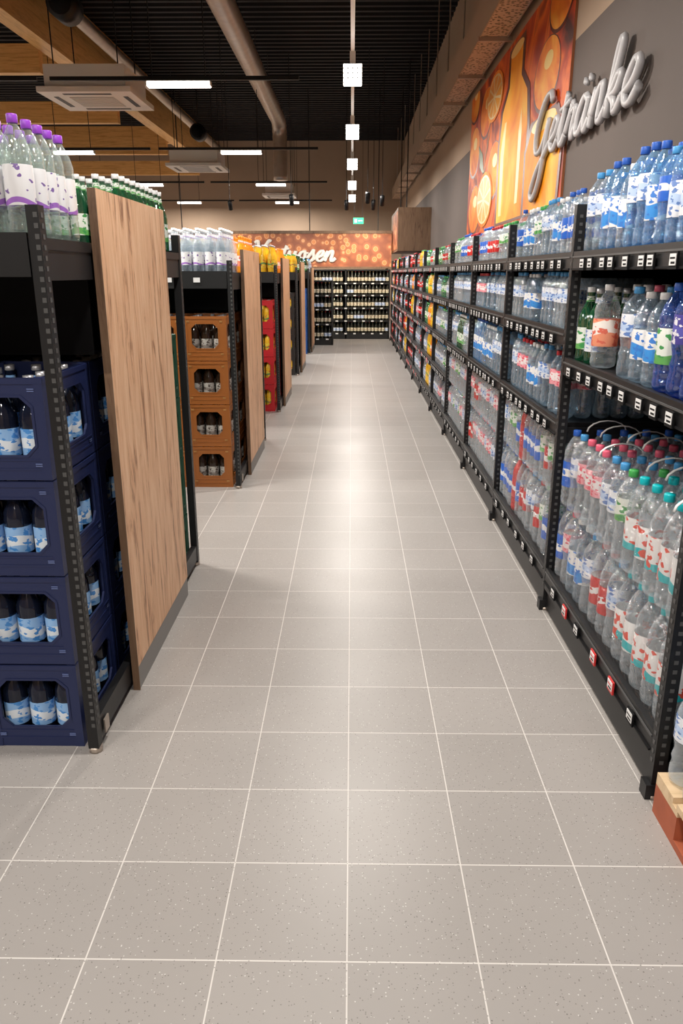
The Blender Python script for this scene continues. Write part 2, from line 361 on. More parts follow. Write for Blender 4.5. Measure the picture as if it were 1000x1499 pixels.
def fill_rack(mb, y0, y1, z, seq, sc=1.0, scz=None, res=2, x0=.915, depth=4, dirx=1, d=None, layers=1, film=False):
    d = d or .0935*sc
    n = int((y1-y0)/d); off = (y1-y0-n*d)/2
    h = .331*(scz or sc)
    for L_ in range(layers):
        for i in range(n):
            kind = seq[min(len(seq)-1, int(i*len(seq)/n))]
            kind = kind if isinstance(kind, str) else kind[(L_+i//3) % len(kind)]
            hf = HF[kind] if layers == 1 else 1.0
            nd = depth if random.random() > .12 or layers > 1 else depth-1
            for j in range(depth):
                if L_ < layers-1 and j > 2: continue
                if nd < depth and j == 0: continue
                put_bottle(mb, kind, x0+dirx*(d/2+j*d)+rng.uniform(-.004, .004), y0+off+d*(i+.5)+rng.uniform(-.002, .002), z+h*L_+.001, sc*(.97+.03*rng.random())*(hf**.4), (scz or sc)*hf, res)
        if film:
            i = 0
            while i+3 <= n:
                ya, yb = y0+off+d*i+.003, y0+off+d*(i+3)-.003; za, zb = z+h*L_+.01, z+h*L_+h*.80
                prof = [(x0+.0, za), (x0-.003, za+(zb-za)*.4), (x0-.001, zb), (x0+.03, zb+h*.12)]
                v = []; q = []
                for a_, (xx, zz) in enumerate(prof):
                    for b_ in range(7):
                        yy = ya+(yb-ya)*b_/6; v.append((xx-.003*abs(math.cos(PI*b_/2)), yy, zz))
                for a_ in range(3):
                    for b_ in range(6): q.append((a_*7+b_, a_*7+b_+1, (a_+1)*7+b_+1, (a_+1)*7+b_))
                mb.add(v, q, 'film', smooth=True); i += 3

# ------------------------------------------------------------------ room
XR, XL, YB, YF, ZC = 1.6, -13.0, 25.8, -6.0, 5.4
mb = MB(); mb.box(XL, XR, YF, YB, -.1, 0, 'blackin'); M['floor'] = floor_mat(); mb.mats = ['floor']; mb.build('floor')
mb = MB()
prof = []
y = YF
while y < YB:
    for dy, dz in ((0, 0), (.10, 0), (.13, -.07), (.21, -.07), (.24, 0)):
        if y+dy <= YB: prof.append((y+dy, ZC+.07+dz))
    y += .24
v = []; q = []
for i, (yy, zz) in enumerate(prof):
    v += [(XL, yy, zz), (XR, yy, zz)]
    if i: q.append((2*i-2, 2*i-1, 2*i+1, 2*i))
mb.add(v, q, 'ceil'); mb.box(XL, XR, YF, YB, ZC+.08, ZC+.12, 'ceil'); mb.build('ceiling')
mb = MB(); mb.box(XR, XR+.15, YF, YB, 0, 3.09, 'taupe'); mb.box(XR, XR+.15, YF, YB, 3.09, ZC+.12, 'beige'); mb.build('wall_right')
mb = MB(); mb.box(XL, XR, YB, YB+.15, 0, ZC+.12, 'beige'); mb.build('wall_back')
mb = MB(); mb.box(XL-.15, XL, YF, YB, 0, ZC+.12, 'beige'); mb.build('wall_left')
mb = MB(); mb.box(XL, XR, YF-.15, YF, 0, ZC+.12, 'beige'); mb.build('wall_front')

# ------------------------------------------------------------------ right wall shelving
P = 1.33; Y0 = 1.92; NB = 12; XF = .90; XBK = 1.52
LV = {}
for k in range(NB):
    LV[k] = [.2, 1.15, 1.57] if k == 0 else [.2, .88, 1.26, 1.57] if k < 4 else [.2, .56, .90, 1.26, 1.57]
rack = empty('beverage_shelving_rack', (XF, Y0, 0))
def child(mb, name, par):
    o = mb.build(name, par)
    o.location = (-par.location.x, -par.location.y, -par.location.z)
    return o
mb = MB()
for k in range(NB+1):
    y = Y0+P*k
    mb.box(XF-.005, XF+.035, y-.018, y+.018, .03, 1.76, 'black')
    mb.box(XBK, XBK+.05, y-.02, y+.02, 0, 1.9, 'black')
    mb.box(XF+.035, XBK, y-.012, y+.012, .06, .12, 'black')
    for z in LV[min(k, NB-1)]+LV[max(0, k-1)]:
        mb.box(XF+.02, XBK, y-.006, y+.006, z-.09, z-.02, 'black')
    mb.box(XF-.02, XF+.04, y-.022, y+.022, 0, .05, 'black')
    mb.tube([(XF+.01, y-.005, 0), (XF+.01, y-.005, .012)], .022, (0, 1, 0), 'steel', seg=10)
    if k < 5:
        z = .12
        while z < 1.74:
            mb.box(XF-.0065, XF-.004, y-.006, y+.006, z, z+.012, 'slot'); mb.box(XF+.01, XF+.022, y-.0195, y-.017, z, z+.012, 'slot'); z += .03
child(mb, 'uprights', rack)
mb = MB()
mb.box(XBK+.01, XBK+.02, Y0, Y0+P*NB, .1, 1.75, 'blackin')
mb.box(XF+.01, XF+.02, Y0, Y0+P*NB, .012, .11, 'black')
for k in range(NB):
    ya, yb = Y0+P*k+.021, Y0+P*(k+1)-.021
    for i, z in enumerate(LV[k]):
        mb.box(XF+.015, XBK, ya, yb, z-.03, z-.003, 'black')
        mb.box(XF-.004, XF+.014, ya, yb, z-(.06 if i else .09), z+.012, 'black')
        mb.box(XF-.010, XF-.004, ya, yb, z-.058, z-.052, 'blackin'); mb.box(XF-.008, XF-.004, ya, yb, z-.012, z-.006, 'slot')
child(mb, 'shelves', rack)
mb = MB()
for k in range(NB):
    ya = Y0+P*k
    for i, z in enumerate(LV[k]):
        n = 6 if i == 0 else 9
        for j in range(n):
            y = ya+.1+(P-.2)*(j+.5)/n+random.uniform(-.03, .03)
            red = (k == 0 and i == 0 and j in (1, 2, 4)) or (k > 4 and random.random() < .3)
            w = .026
            mb.box(XF-.017, XF-.011, y-w, y+w, z-.060, z-.014, 'tagr' if red else 'blackin')
            mb.box(XF-.019, XF-.017, y-w+.005, y+w-.005, z-.050, z-.019, 'tagw')
            mb.box(XF-.0195, XF-.019, y-w+.009, y+w-.016, z-.046, z-.040, 'blackin')
            mb.box(XF-.0195, XF-.019, y-w+.009, y+w-.009, z-.033, z-.028, 'blackin' if not red else 'tagr')
child(mb, 'price_tags', rack)

def bay(k): return Y0+P*k+.035, Y0+P*(k+1)-.035
mb = MB(); a, b = bay(0)
fill_rack(mb, a, b, .203, ['turq','turq','turq',('clearg','clearw'),('clearr','clearw'),('clearw','pink'),('pink','greyw'),('clearw','pink'),'clearb'], 1.03, 1.0, 2, depth=6, layers=2, film=True)
for i in range(11):
    y = a+.08+i*.112; x = .99+(.11 if i % 2 else .0)+.09*(i % 3)
    t = np.linspace(0, PI, 9); pts = [(x+.085*math.cos(q_), y+.01*math.cos(q_), .862+.045*math.sin(q_)) for q_ in t]
    mb.tube(pts, .0025, (0, 1, 0), 'cap_white', rd=.007, seg=6)
fill_rack(mb, a, b, 1.152, ['dblue','dblue','greyg','greyw','grey','pink','orangel','gglass2','gglass'], 1.12, 1.0, 2, depth=5)
fill_rack(mb, a, b, 1.572, ['sky','blue','skyw','blue2','blue','sky','greyw','blue','grey','grey'], .96, .97, 2, depth=5)
child(mb, 'water_bottles', rack)
mb = MB(); a, b = bay(1)
fill_rack(mb, a, b, .203, [('clearb','clearg'),('clearg','clearr'),('clearb','clearw'),('clearr','clearb'),('clearb','red'),('clearg','clearb'),('clearb','clearw')], .95, .97, 2, depth=5, layers=2, film=True)
fill_rack(mb, a, b, .882, ['greyr','grey','greyw','greyr','grey'], .85, .95, 2, depth=6)
fill_rack(mb, a, b, 1.262, ['clearw','grey','greyw','clearw'], .8, .8, 2, depth=5)
fill_rack(mb, a, b, 1.572, ['clearb','greyw','grey','clearg','greyw','clearb'], .85, .85, 2, depth=5)
child(mb, 'water_bottles', rack)
SEQ = {
 2: ([('clearw','pink'),('pink','clearw'),('clearr','pink')], ['grey','greyw','blue'], ['clearw','grey','greyr'], ['clearg','clearr','clearb']),
 3: ([('clearw','pink'),('clearw','clearg'),('pink','clearw')], ['clearw','gglass','clearw'], ['grey','clearw'], ['clearr','clearb','clearg']),
}
for k in (2, 3):
    mb = MB(); a, b = bay(k); s_ = SEQ[k]
    fill_rack(mb, a, b, .203, s_[0], .95, .97, 1, depth=4, layers=2, film=True)
    fill_rack(mb, a, b, .882, s_[1], .85, .95, 1, depth=4)
    fill_rack(mb, a, b, 1.262, s_[2], .8, .8, 1, depth=4)
    fill_rack(mb, a, b, 1.572, s_[3], .85, .75, 1, depth=4)
    child(mb, 'water_bottles', rack)
SQ2 = [['clearw','yellow'],['clearw','orange'],['clearr','cola'],['red','clearr'],['pink','clearw'],['cola','clearw'],['clearw','cola'],['cola','clearr']]
for k in range(4, NB):
    mb = MB(); a, b = bay(k)
    for i, z in enumerate(LV[k]):
        s_ = [SQ2[(k*2+i) % 8][0], SQ2[(k*2+i) % 8][1], SQ2[(k+i*3) % 8][0]]
        if k == 4: s_ = [['clearw','pink','clearw'],['clearg','clearw','clearw'],['grey','clearg','clearw'],['clearw','green','grey'],['clearg','clearr','green']][i]
        if k == 5: s_ = [['clearw','yellow','clearw'],['orange','yellow','clearw'],['yellow','orange','green'],['clearw','yellow','green'],['clearg','clearr','green']][i]
        h = ((LV[k]+[1.86])[i+1]-z-.075)/.331
        fill_rack(mb, a, b, z+.002, s_, .85, min(h, .88), 0, depth=3)
    child(mb, 'soft_drink_bottles', rack)

# pallet with bottles near the camera on the right
mb = MB(); px0, px1, py0, py1 = .885, 1.56, .65, 1.85
for xx in (px0, (px0+px1)/2-.05, px1-.1):
    mb.box(xx, xx+.1, py0, py1, 0.0, .022, 'palletr')
    for yy in (py0, (py0+py1)/2-.07, py1-.145):
        mb.box(xx, xx+.1, yy, yy+.145, .022, .095, 'palletr')
for yy in (py0, (py0+py1)/2-.07, py1-.145):
    mb.box(px0, px1, yy, yy+.145, .095, .113, 'palletw')
n = 9
for i in range(n):
    yy = py0+(py1-py0-.11)*i/(n-1)
    mb.box(px0, px1, yy, yy+.11, .113, .132, 'palletw')
mb.build('wooden_pallet')
mb = MB()
fill_rack(mb, py0+.05, 1.888, .133, ['clearb','blue','clearw','clearb','clearw'], 1.0, 1.0, 2, x0=.892, depth=5)
mb.build('water_bottles')

# ------------------------------------------------------------------ crates
def panel(mb, org, ud, nd, Wd, H, hole, th, mat):
    org = np.array(org); ud = np.array(ud); nd = np.array(nd); up = np.array((0, 0, 1.))
    a, z0, z1, ch = hole
    inner = [(a, z0+ch), (a, z1-ch), (a-ch, z1), (-(a-ch), z1), (-a, z1-ch), (-a, z0+ch), (-(a-ch), z0), (a-ch, z0)]
    w = Wd/2
    pts = []; quads = []
    def P_(x, z): pts.append((x, z)); return len(pts)-1
    I = [P_(*p) for p in inner]
    O = [P_(w, z0+ch), P_(w, z1-ch), P_(a-ch, H), P_(-(a-ch), H), P_(-w, z1-ch), P_(-w, z0+ch), P_(-(a-ch), 0), P_(a-ch, 0)]
    Cc = [P_(w, H), P_(-w, H), P_(-w, 0), P_(w, 0)]
    quads += [(I[0], O[0], O[1], I[1]), (I[2], O[2], O[3], I[3]), (I[4], O[4], O[5], I[5]), (I[6], O[6], O[7], I[7])]
    mids = []
    for (i, j, cc) in ((1, 2, 0), (3, 4, 1), (5, 6, 2), (7, 0, 3)):
        m_ = P_((inner[i][0]+inner[j][0])/2, (inner[i][1]+inner[j][1])/2); mids.append(m_)
        quads += [(I[i], O[i], Cc[cc], m_), (m_, Cc[cc], O[j], I[j])]
    v = [org+ud*x+up*z for x, z in pts]; nn = len(v)
    v += [p - nd*th for p in v]
    q = list(quads)+[(b, a_, d, c) for a_, b, c, d in [(t[0]+nn, t[1]+nn, t[2]+nn, t[3]+nn) for t in quads]]
    loop = [I[0], I[1], mids[0], I[2], I[3], mids[1], I[4], I[5], mids[2], I[6], I[7], mids[3]]
    for i in range(12):
        x, y = loop[i], loop[(i+1) % 12]; q.append((x, y, y+nn, x+nn))
    mb.add(v, q, mat)
    nl = [org+ud*p[0]*1.0+up*p[1]+nd*.002 for p in inner]
    cen = (0, (z0+z1)/2)
    ol = [org+ud*(p[0]*1.07)+up*(cen[1]+(p[1]-cen[1])*1.08)+nd*.002 for p in inner]
    mb.add(nl+ol, [(i, (i+1) % 8, 8+(i+1) % 8, 8+i) for i in range(8)], mat)
def crate(mb, z, cw, cd, ch, mat, kind, hole=None, logo=None):
    th = .008
    for sgn in (-1, 1):
        panel(mb, (0, sgn*cd/2, z), (1, 0, 0), (0, sgn, 0), cw, ch-.004, hole or (cw*.37, .075, .245, .03), th, mat)
        panel(mb, (sgn*cw/2, 0, z), (0, 1, 0), (sgn, 0, 0), cd, ch-.004, (cd*.36, .075, .245, .03), th, mat)
        for zz, hh, o in ((z+ch-.022, .016, .003), (z+.030, .006, .002), (z+.058, .005, .002)):
            mb.box(-cw/2-o, cw/2+o, sgn*cd/2-(.002 if sgn > 0 else o), sgn*cd/2+(o if sgn > 0 else .002), zz, zz+hh, mat)
            mb.box(sgn*cw/2-(.002 if sgn > 0 else o), sgn*cw/2+(o if sgn > 0 else .002), -cd/2, cd/2, zz, zz+hh, mat)
        for s2 in (-1, 1):
            x = sgn*(cw/2-.012); y = s2*(cd/2-.012)
            mb.box(x-.014, x+.014, y-.014, y+.014, z, z+ch-.004, mat)
    mb.box(-cw/2+.005, cw/2-.005, -cd/2+.005, cd/2-.005, z, z+.012, mat)
    if logo:
        for sx in (-1, 1):
            for zz in (.042, .048, .262, .268): mb.box(sx*.115-.010, sx*.115+.010, -cd/2-.0035, -cd/2-.001, z+zz, z+zz+.003, logo)
            for sy in (-.15, .15):
                for zz in (.042, .048): mb.box(cw/2+.001, cw/2+.0035, sy-.012, sy+.012, z+zz, z+zz+.003, logo)
    nx, ny = (3, 4)
    for i in range(nx):
        for j in range(ny):
            if 0 < i < nx-1 and 0 < j < ny-1: continue
            put_bottle(mb, kind, (i-(nx-1)/2)*.088, (j-(ny-1)/2)*.092, z+.014, 1.0, .93, 1)
def crate_stack_mesh(mat, kind, n=4, ch=.305, cw=.295, hole=None, logo=None):
    mb = MB()
    for i in range(n): crate(mb, i*ch, cw, .395, ch, mat, kind, hole, logo)
    o = mb.build('tmp'); me = o.data; me.name = 'crate_stack'; bpy.data.objects.remove(o); return me
C('cr_blue', (.011, .019, .075), rough=.42); C('cr_green', (.02, .095, .055), rough=.4); C('cr_orange', (.33, .105, .02), rough=.4)
C('cr_red', (.55, .015, .02), rough=.4); C('cr_black', (.02, .02, .02)); C('cr_yellow', (.6, .4, .03)); C('cr_lblue', (.02, .12, .45))
C('logo_lg', (.12, .16, .34)); C('logo_o', (.55, .3, .1)); C('logo_g', (.4, .5, .4))
ST = {
 'blue': crate_stack_mesh('cr_blue', 'dark', logo='logo_lg'), 'green': crate_stack_mesh('cr_green', 'gglass', logo='logo_g'),
 'orange': crate_stack_mesh('cr_orange', 'brown', hole=(.092, .085, .25, .03), logo='logo_o'), 'red': crate_stack_mesh('cr_red', 'yglass'),
 'black': crate_stack_mesh('cr_black', 'yglass'), 'lblue': crate_stack_mesh('cr_lblue', 'clearglass'),
}
def gondola(y0, D, PT, near, far, topn, topf, first=False, res=1, near2=None):
    dx = -.016 if first else 0
    g = empty('beverage_crate_gondola', (-.8, y0, 0)); L_ = 4; X0 = -.82+dx
    yA, yB = y0, y0+1.70; pe = yB-(.42 if first else .35)
    mb = MB()
    for i in range(L_):
        x = X0-P*i
        for (ya, s) in ((yA, 1), (yB, -1)):
            y1_, y2_ = (ya, ya+.04) if s > 0 else (ya-.04, ya)
            mb.box(x-.017, x+.017, y1_, y2_, .02, D+.08, 'black')
            mb.tube([(x, (y1_+y2_)/2, 0), (x, (y1_+y2_)/2, .02)], .022, (0, 1, 0), 'steel', seg=10)
            if i == 0:
                z = .10
                while z < D+.06:
                    mb.box(x+.0165, x+.0182, (y1_+y2_)/2-.007, (y1_+y2_)/2+.007, z, z+.013, 'slot')
                    mb.box(x+.002, x+.013, y1_-.0012 if s > 0 else y2_-.001, y1_+.001 if s > 0 else y2_+.0012, z, z+.013, 'slot')
                    z += .027
        mb.box(x-.014, x+.014, yA+.04, yB-.04, .035, .115, 'black')
        mb.box(x-.012, x+.012, yA+.04, yB-.04, D-.11, D-.012, 'black')
        mb.box(x-.02, x+.02, (yA+yB)/2-.03, (yA+yB)/2+.03, 0, D, 'black')
    xe = X0-P*(L_-1)
    mb.box(xe, X0, (yA+yB)/2-.01, (yA+yB)/2+.01, .1, D, 'blackin')
    mb.box(xe, X0+.016, yA+.005, yB-.005, D-.03, D, 'black')
    for ya in (yA-.004, yB-.016):
        mb.box(xe, X0-.02, ya, ya+.02, D-.10, D+.012, 'black')
    mb.box(xe, X0-.02, yA+.44, yA+.45, 1.24, D-.03, 'blackin')
    mb.box(X0+.019, X0+.024, yA+.06, yA+.10, .04, .09, 'steel')
    child(mb, 'frame', g)
    mb = MB(); ph = .095
    mb.box(-.796+dx, -.776+dx, yA+.40, pe, ph, PT, 'oak'); mb.box(-.797+dx, -.778+dx, yA+.40, pe, 0, ph, 'grey'); mb.box(-.80+dx, -.775+dx, yA+.395, yA+.40, .0, PT, 'oakdark')
    child(mb, 'end_panel', g)
    mb = MB(); xx = X0-.22
    while xx > xe+.05:
        mb.box(xx-.022, xx+.022, yA-.012, yA-.006, D-.06, D-.03, 'tagw')
        xx -= .19
    child(mb, 'price_tags', g)
    for i in range(3):
        for j in range(4):
            xc = X0-P*i-.025-.15-.305*j-.02
            obj('crate_stack', near, g, (xc+.8, yA+.24-y0, 0))
            obj('crate_stack', far, g, (xc+.8+(.022 if i == 0 else 0), yB-.242-y0, 0))
            if i == 0 and j == 0:
                obj('crate_stack', near, g, (xc+.8, yA+.65-y0, 0))
    mb = MB()
    def rows(seq, ya, yb, sc, scz, kindsep=.085):
        d = kindsep*sc; x = X0-.06; i = 0
        while x > X0-2.4:
            k = seq[(i//4) % len(seq)]
            y = ya+d/2
            while y < yb:
                put_bottle(mb, k, x+rng.uniform(-.003, .003), y+rng.uniform(-.003, .003), D+.001, sc, scz, res)
                y += d*1.03
            x -= d*1.05; i += 1
    rows(topn[0], yA+.05, yA+(.42 if first else .62), topn[1], topn[2], .092 if first else .085); rows(topf[0], yA+.95, yB-.03, topf[1], topf[2])
    child(mb, 'glass_bottles', g)
gondola(2.10, 1.59, 1.75, ST['blue'], ST['green'], (['purple'], .86, .93), (['gglass'], .85, .86), True, 2)
gondola(5.28, 1.50, 1.66, ST['orange'], ST['blue'], (['gw'], .9, .93), (['oglass','yglass'], .9, .9))
gondola(8.46, 1.50, 1.66, ST['red'], ST['red'], (['yglass'], .9, .93), (['oglass'], .9, .9), res=0)
gondola(11.64, 1.50, 1.66, ST['black'], ST['black'], (['yellow'], .8, .8), (['gglass'], .9, .9), res=0)
gondola(14.82, 1.50, 1.60, ST['lblue'], ST['lblue'], (['gglass'], .9, .93), (['clearw'], .9, .8), res=0)

# ------------------------------------------------------------------ wine shelves at the back
def wine_unit(name, x0, x1, y0, y1, top, levels):
    mb = MB(); g = empty(name, (x0, y0, 0))
    n = max(1, round((x1-x0)/1.0))
    for i in range(n+1):
        x = x0+(x1-x0)*i/n
        mb.box(x-.015, x+.015, y0, y1, 0, top, 'black')
    mb.box(x0, x1, y1-.02, y1, 0, top, 'blackin'); mb.box(x0, x1, y0, y1, top-.03, top, 'black')
    mb.box(x0, x1, y0, y1, 0, .12, 'black')
    for z in levels:
        mb.box(x0, x1, y0+.01, y1, z-.02, z, 'blackin'); mb.box(x0, x1, y0-.004, y0+.01, z-.03, z+.006, 'black')
        x = x0+.12
        while x < x1-.1: mb.box(x-.03, x+.03, y0-.008, y0-.004, z-.026, z+.0, 'tagw'); x += .21
    child(mb, 'shelf_unit', g)
    mb = MB(); ks = ['wine','wine2','wine3','wine','wine2']
    for z in levels:
        x = x0+.05; i = 0
        while x < x1-.045:
            if min(abs(x-(x0+(x1-x0)*t/n)) for t in range(n+1)) > .045:
                for yy in (y0+.06, y0+.15):
                    put_bottle(mb, ks[(i//3+int(z*10)) % 5], x, yy, z+.001, .95, .84, 0)
            x += .083; i += 1
    child(mb, 'wine_bottles', g)
wine_unit('wine_shelf', -3.2, .88, 18.35, 18.8, 1.58, [.14, .43, .72, 1.01, 1.28])
wine_unit('wine_shelf', -.86, -.42, 16.75, 17.2, 1.35, [.14, .45, .76, 1.05])

# sign bulkhead
mb = MB()
mb.box(-6, .91, 18.34, 18.9, 1.64, 2.36, 'signpat'); mb.box(-6.02, .915, 18.32, 18.92, 2.36, 2.42, 'oakdark'); mb.box(-6.02, .915, 18.33, 18.9, 1.60, 1.64, 'oakdark')
for x in (-5.9, .80):
    mb.box(x, x+.06, 18.84, 18.9, 0, 1.6, 'black')
for x in (-4, -1.0, .6): mb.box(x, x+.02, 18.82, 18.84, 2.42, ZC, 'black')
sb = mb.build('sign_bulkhead')
mb = MB()
mb.box(.93, 1.598, 16.3, 18.9, 1.93, 2.76, 'oakdark'); mb.box(.925, .93, 16.35, 18.3, 1.97, 2.7, 'signpat')
for yy in (16.5, 18.5): mb.box(1.1, 1.12, yy, yy+.02, 2.76, ZC, 'black')
mb.build('wood_clad_bulkhead')

# ------------------------------------------------------------------ lettering
LET = {
 'G': (1.75, [[(1.45,1.75),(1.15,2.1),(.6,1.9),(.2,1.1),(.35,.35),(.8,.2),(1.2,.6),(1.4,1.15),(1.35,.3),(1.2,-.9),(.8,-1.5),(.45,-1.2),(.8,-.5),(1.4,.0),(1.75,.3)]]),
 'e': (.8, [[(0,.3),(.45,.5),(.6,.85),(.38,1.02),(.12,.6),(.2,.15),(.5,0),(.8,.3)]]),
 't': (.62, [[(0,.3),(.25,1.0),(.34,1.55),(.25,.9),(.2,.2),(.38,0),(.62,.3)], [(-.05,1.15),(.3,1.18),(.62,1.25)]]),
 'r': (.75, [[(0,.3),(.2,.85),(.28,1.1),(.32,.85),(.58,.88),(.5,.3),(.58,.02),(.75,.3)]]),
 'a': (1.0, [[(.7,.85),(.4,1.02),(.1,.6),(.15,.1),(.4,.05),(.65,.5),(.72,.95),(.66,.3),(.78,0),(1.0,.3)], [(.28,1.4),(.30,1.5)], [(.62,1.4),(.64,1.5)]]),
 'n': (1.0, [[(0,.3),(.15,.95),(.14,.5),(.1,0)], [(.12,.3),(.35,.9),(.55,1.0),(.62,.7),(.6,.15),(.75,0),(1.0,.3)]]),
 'k': (.85, [[(0,.3),(.26,1.1),(.32,1.7),(.2,1.8),(.12,1.3),(.1,0)], [(.12,.45),(.4,.95),(.58,.85),(.45,.55),(.18,.5),(.42,.3),(.6,.0),(.85,.3)]]),
 'V': (1.3, [[(.0,1.8),(.25,2.0),(.4,1.4),(.55,.1),(.8,.8),(1.2,2.0),(1.4,1.9)]]),
 'i': (.5, [[(0,.3),(.2,1),(.16,.3),(.3,0),(.5,.3)], [(.22,1.4),(.24,1.5)]]),
 'u': (.95, [[(0,.3),(.12,1),(.12,.3),(.3,0),(.55,.4),(.62,1),(.6,.3),(.72,0),(.95,.3)]]),
 'o': (.85, [[(.45,1),(.15,.8),(.1,.3),(.35,0),(.6,.35),(.5,.9),(.45,1),(.6,.8),(.85,.8)]]),
 's': (.7, [[(0,.3),(.3,.95),(.36,1.1),(.4,.8),(.55,.35),(.4,.03),(.15,.08)], [(.5,.2),(.7,.3)]]),
}
def catmull(p, n=6):
    p = np.array(p, float)
    if len(p) < 3: return p
    q = np.vstack([2*p[0]-p[1], p, 2*p[-1]-p[-2]]); out = []
    for i in range(1, len(q)-2):
        for t in np.linspace(0, 1, n, endpoint=False):
            out.append(.5*((2*q[i])+(-q[i-1]+q[i+1])*t+(2*q[i-1]-5*q[i]+4*q[i+1]-q[i+2])*t*t+(-q[i-1]+3*q[i]-3*q[i+1]+q[i+2])*t**3))
    out.append(q[-2]); return np.array(out)
def script_text(name, word, mapf, nrm, r, rd, mat, slant=.25, extra=None):
    mb = MB(); x = 0
    for ch in word:
        adv, strokes = LET[ch]
        for st in strokes:
            c = catmull(st)
            pts = [mapf(x+p[0]+slant*p[1], p[1]) for p in c]
            T = np.gradient(c, axis=0) if len(c) > 2 else np.array([[0, 1.]]*len(c))
            vert = np.abs(T[:, 1])/(np.linalg.norm(T, axis=1)+1e-9)
            mb.tube(pts, r*(.65+.6*vert), nrm, mat, rd=rd, seg=8)
        x += adv
    if extra: extra(mb)
    return mb.build(name)
def standoffs(mb):
    for i in range(7): mb.box(XR-.05, XR-.001, 6.05-i*.22, 6.05-i*.22+.012, 2.48, 2.492, 'steel')
script_text('drinks_sign_lettering', 'Getranke', lambda a, b: (XR-.05, 7.15-a*.333, 2.41+b*.205), (-1, 0, 0), .030, .022, 'letterg', extra=standoffs)
script_text('script_sign_lettering', 'Virtuosen', lambda a, b: (-2.35+a*.262, 18.31, 1.76+b*.22), (0, -1, 0), .034, .02, 'lettering')

# ------------------------------------------------------------------ poster
PTOP = 3.66; KZ = (PTOP-1.95)/(3.29-1.95)
def ngons(name, polys):
    me = bpy.data.meshes.new(name); v = []; f = []; mi = []; mats = []
    for pts, off, mat in polys:
        if mat not in mats: mats.append(mat)
        b = len(v); v += [(XR-.02-off, min(11.1, max(6.2, p[0])), min(PTOP, max(1.9, 1.95+(p[1]-1.95)*KZ))) for p in pts]; f.append(list(range(b, b+len(pts)))); mi.append(mats.index(mat))
    me.from_pydata(v, [], f)
    for m_ in mats: me.materials.append(M[m_])
    me.polygons.foreach_set('material_index', mi); me.update()
    return obj(name, me)
M['p_bg'] = noise_mat('poster_bg', [(.3, (.06, .008, .003)), (.45, (.50, .05, .006)), (.55, (.80, .16, .012)), (.68, (.22, .02, .006))], 1.4)
M['p_juice'] = noise_mat('poster_juice', [(.3, (.85, .20, .005)), (.5, (1, .38, .015)), (.7, (1, .60, .07))], 1.5)
M['p_orange'] = noise_mat('poster_orange', [(.3, (.68, .10, .005)), (.5, (.9, .25, .01)), (.7, (1, .45, .05))], 2.5)
C('p_hi', (1, .70, .22)); C('p_pith', (.95, .72, .38)); C('p_seg', (.95, .40, .03)); C('p_leaf', (.08, .13, .02)); C('p_dark', (.12, .015, .005)); C('p_edge', (.3, .1, .04))
def ell(cy, cz, ry, rz, n=28): return [(cy+ry*math.cos(t), cz+rz*math.sin(t)) for t in np.linspace(0, 2*PI, n, endpoint=False)]
polys = [([(6.2, 1.95), (11.1, 1.95), (11.1, 3.29), (6.2, 3.29)], 0, 'p_bg')]
def slice_(cy, cz, ry, rz, o):
    out = [(ell(cy, cz, ry, rz), o, 'p_orange'), (ell(cy, cz, ry*.88, rz*.88), o+.001, 'p_pith')]
    for i in range(9):
        t0 = 2*PI*i/9+.07; t1 = 2*PI*(i+1)/9-.07
        out.append(([(cy+ry*.1*math.cos((t0+t1)/2), cz+rz*.1*math.sin((t0+t1)/2))]+[(cy+ry*.8*math.cos(t), cz+rz*.8*math.sin(t)) for t in np.linspace(t0, t1, 6)], o+.002, 'p_seg'))
    return out
for k_, (cy, cz, ry, rz) in enumerate(((10.7, 2.75, .4, .22), (10.5, 2.2, .45, .22), (9.9, 3.0, .4, .2), (6.95, 2.80, .42, .2), (6.6, 3.15, .36, .16), (9.2, 2.45, .4, .22), (10.8, 3.2, .35, .16))):
    o_ = .001+k_*.0003
    polys.append((ell(cy, cz, ry*1.06, rz*1.08), o_, 'p_dark')); polys.append((ell(cy, cz+.01, ry, rz), o_+.0001, 'p_orange')); polys.append((ell(cy-.05, cz+.08, ry*.35, rz*.25), o_+.0002, 'p_hi'))
polys.append(([(8.95, 1.98), (9.0, 2.6), (8.9, 2.86), (8.6, 3.0), (8.6, 3.25), (7.85, 3.25), (7.85, 3.0), (7.55, 2.86), (7.45, 2.6), (7.5, 1.98)], .0038, 'p_dark'))
polys.append(([(8.85, 2.0), (8.9, 2.6), (8.8, 2.84), (8.5, 2.98), (8.5, 3.2), (7.95, 3.2), (7.95, 2.98), (7.65, 2.84), (7.55, 2.6), (7.6, 2.0)], .0042, 'p_juice'))
polys.append(([(8.75, 2.05), (8.8, 2.55), (8.65, 2.75), (8.55, 2.75), (8.62, 2.5), (8.6, 2.05)], .0048, 'p_hi'))
polys.append(([(7.8, 2.1), (7.78, 2.6), (7.85, 2.75), (7.92, 2.6), (7.92, 2.1)], .0048, 'p_hi'))
polys.append((ell(8.22, 3.2, .3, .04), .005, 'p_hi'))
polys.append(([(7.56, 1.98), (7.6, 2.42), (7.4, 2.58), (6.45, 2.58), (6.24, 2.42), (6.28, 1.98)], .0052, 'p_dark'))
polys.append(([(7.5, 2.0), (7.53, 2.40), (7.35, 2.53), (6.5, 2.53), (6.3, 2.40), (6.35, 2.0)], .0055, 'p_juice')); polys.append((ell(6.92, 2.53, .42, .05), .006, 'p_hi'))
for cy, cz, dy, dz in ((10.1, 2.62, .25, .16), (9.7, 2.7, -.2, .18), (10.0, 2.45, .3, -.1)):
    polys.append(([(cy-dy, cz-dz), (cy-.08, cz+.05), (cy+dy, cz+dz), (cy+.08, cz-.05)], .0035, 'p_leaf'))
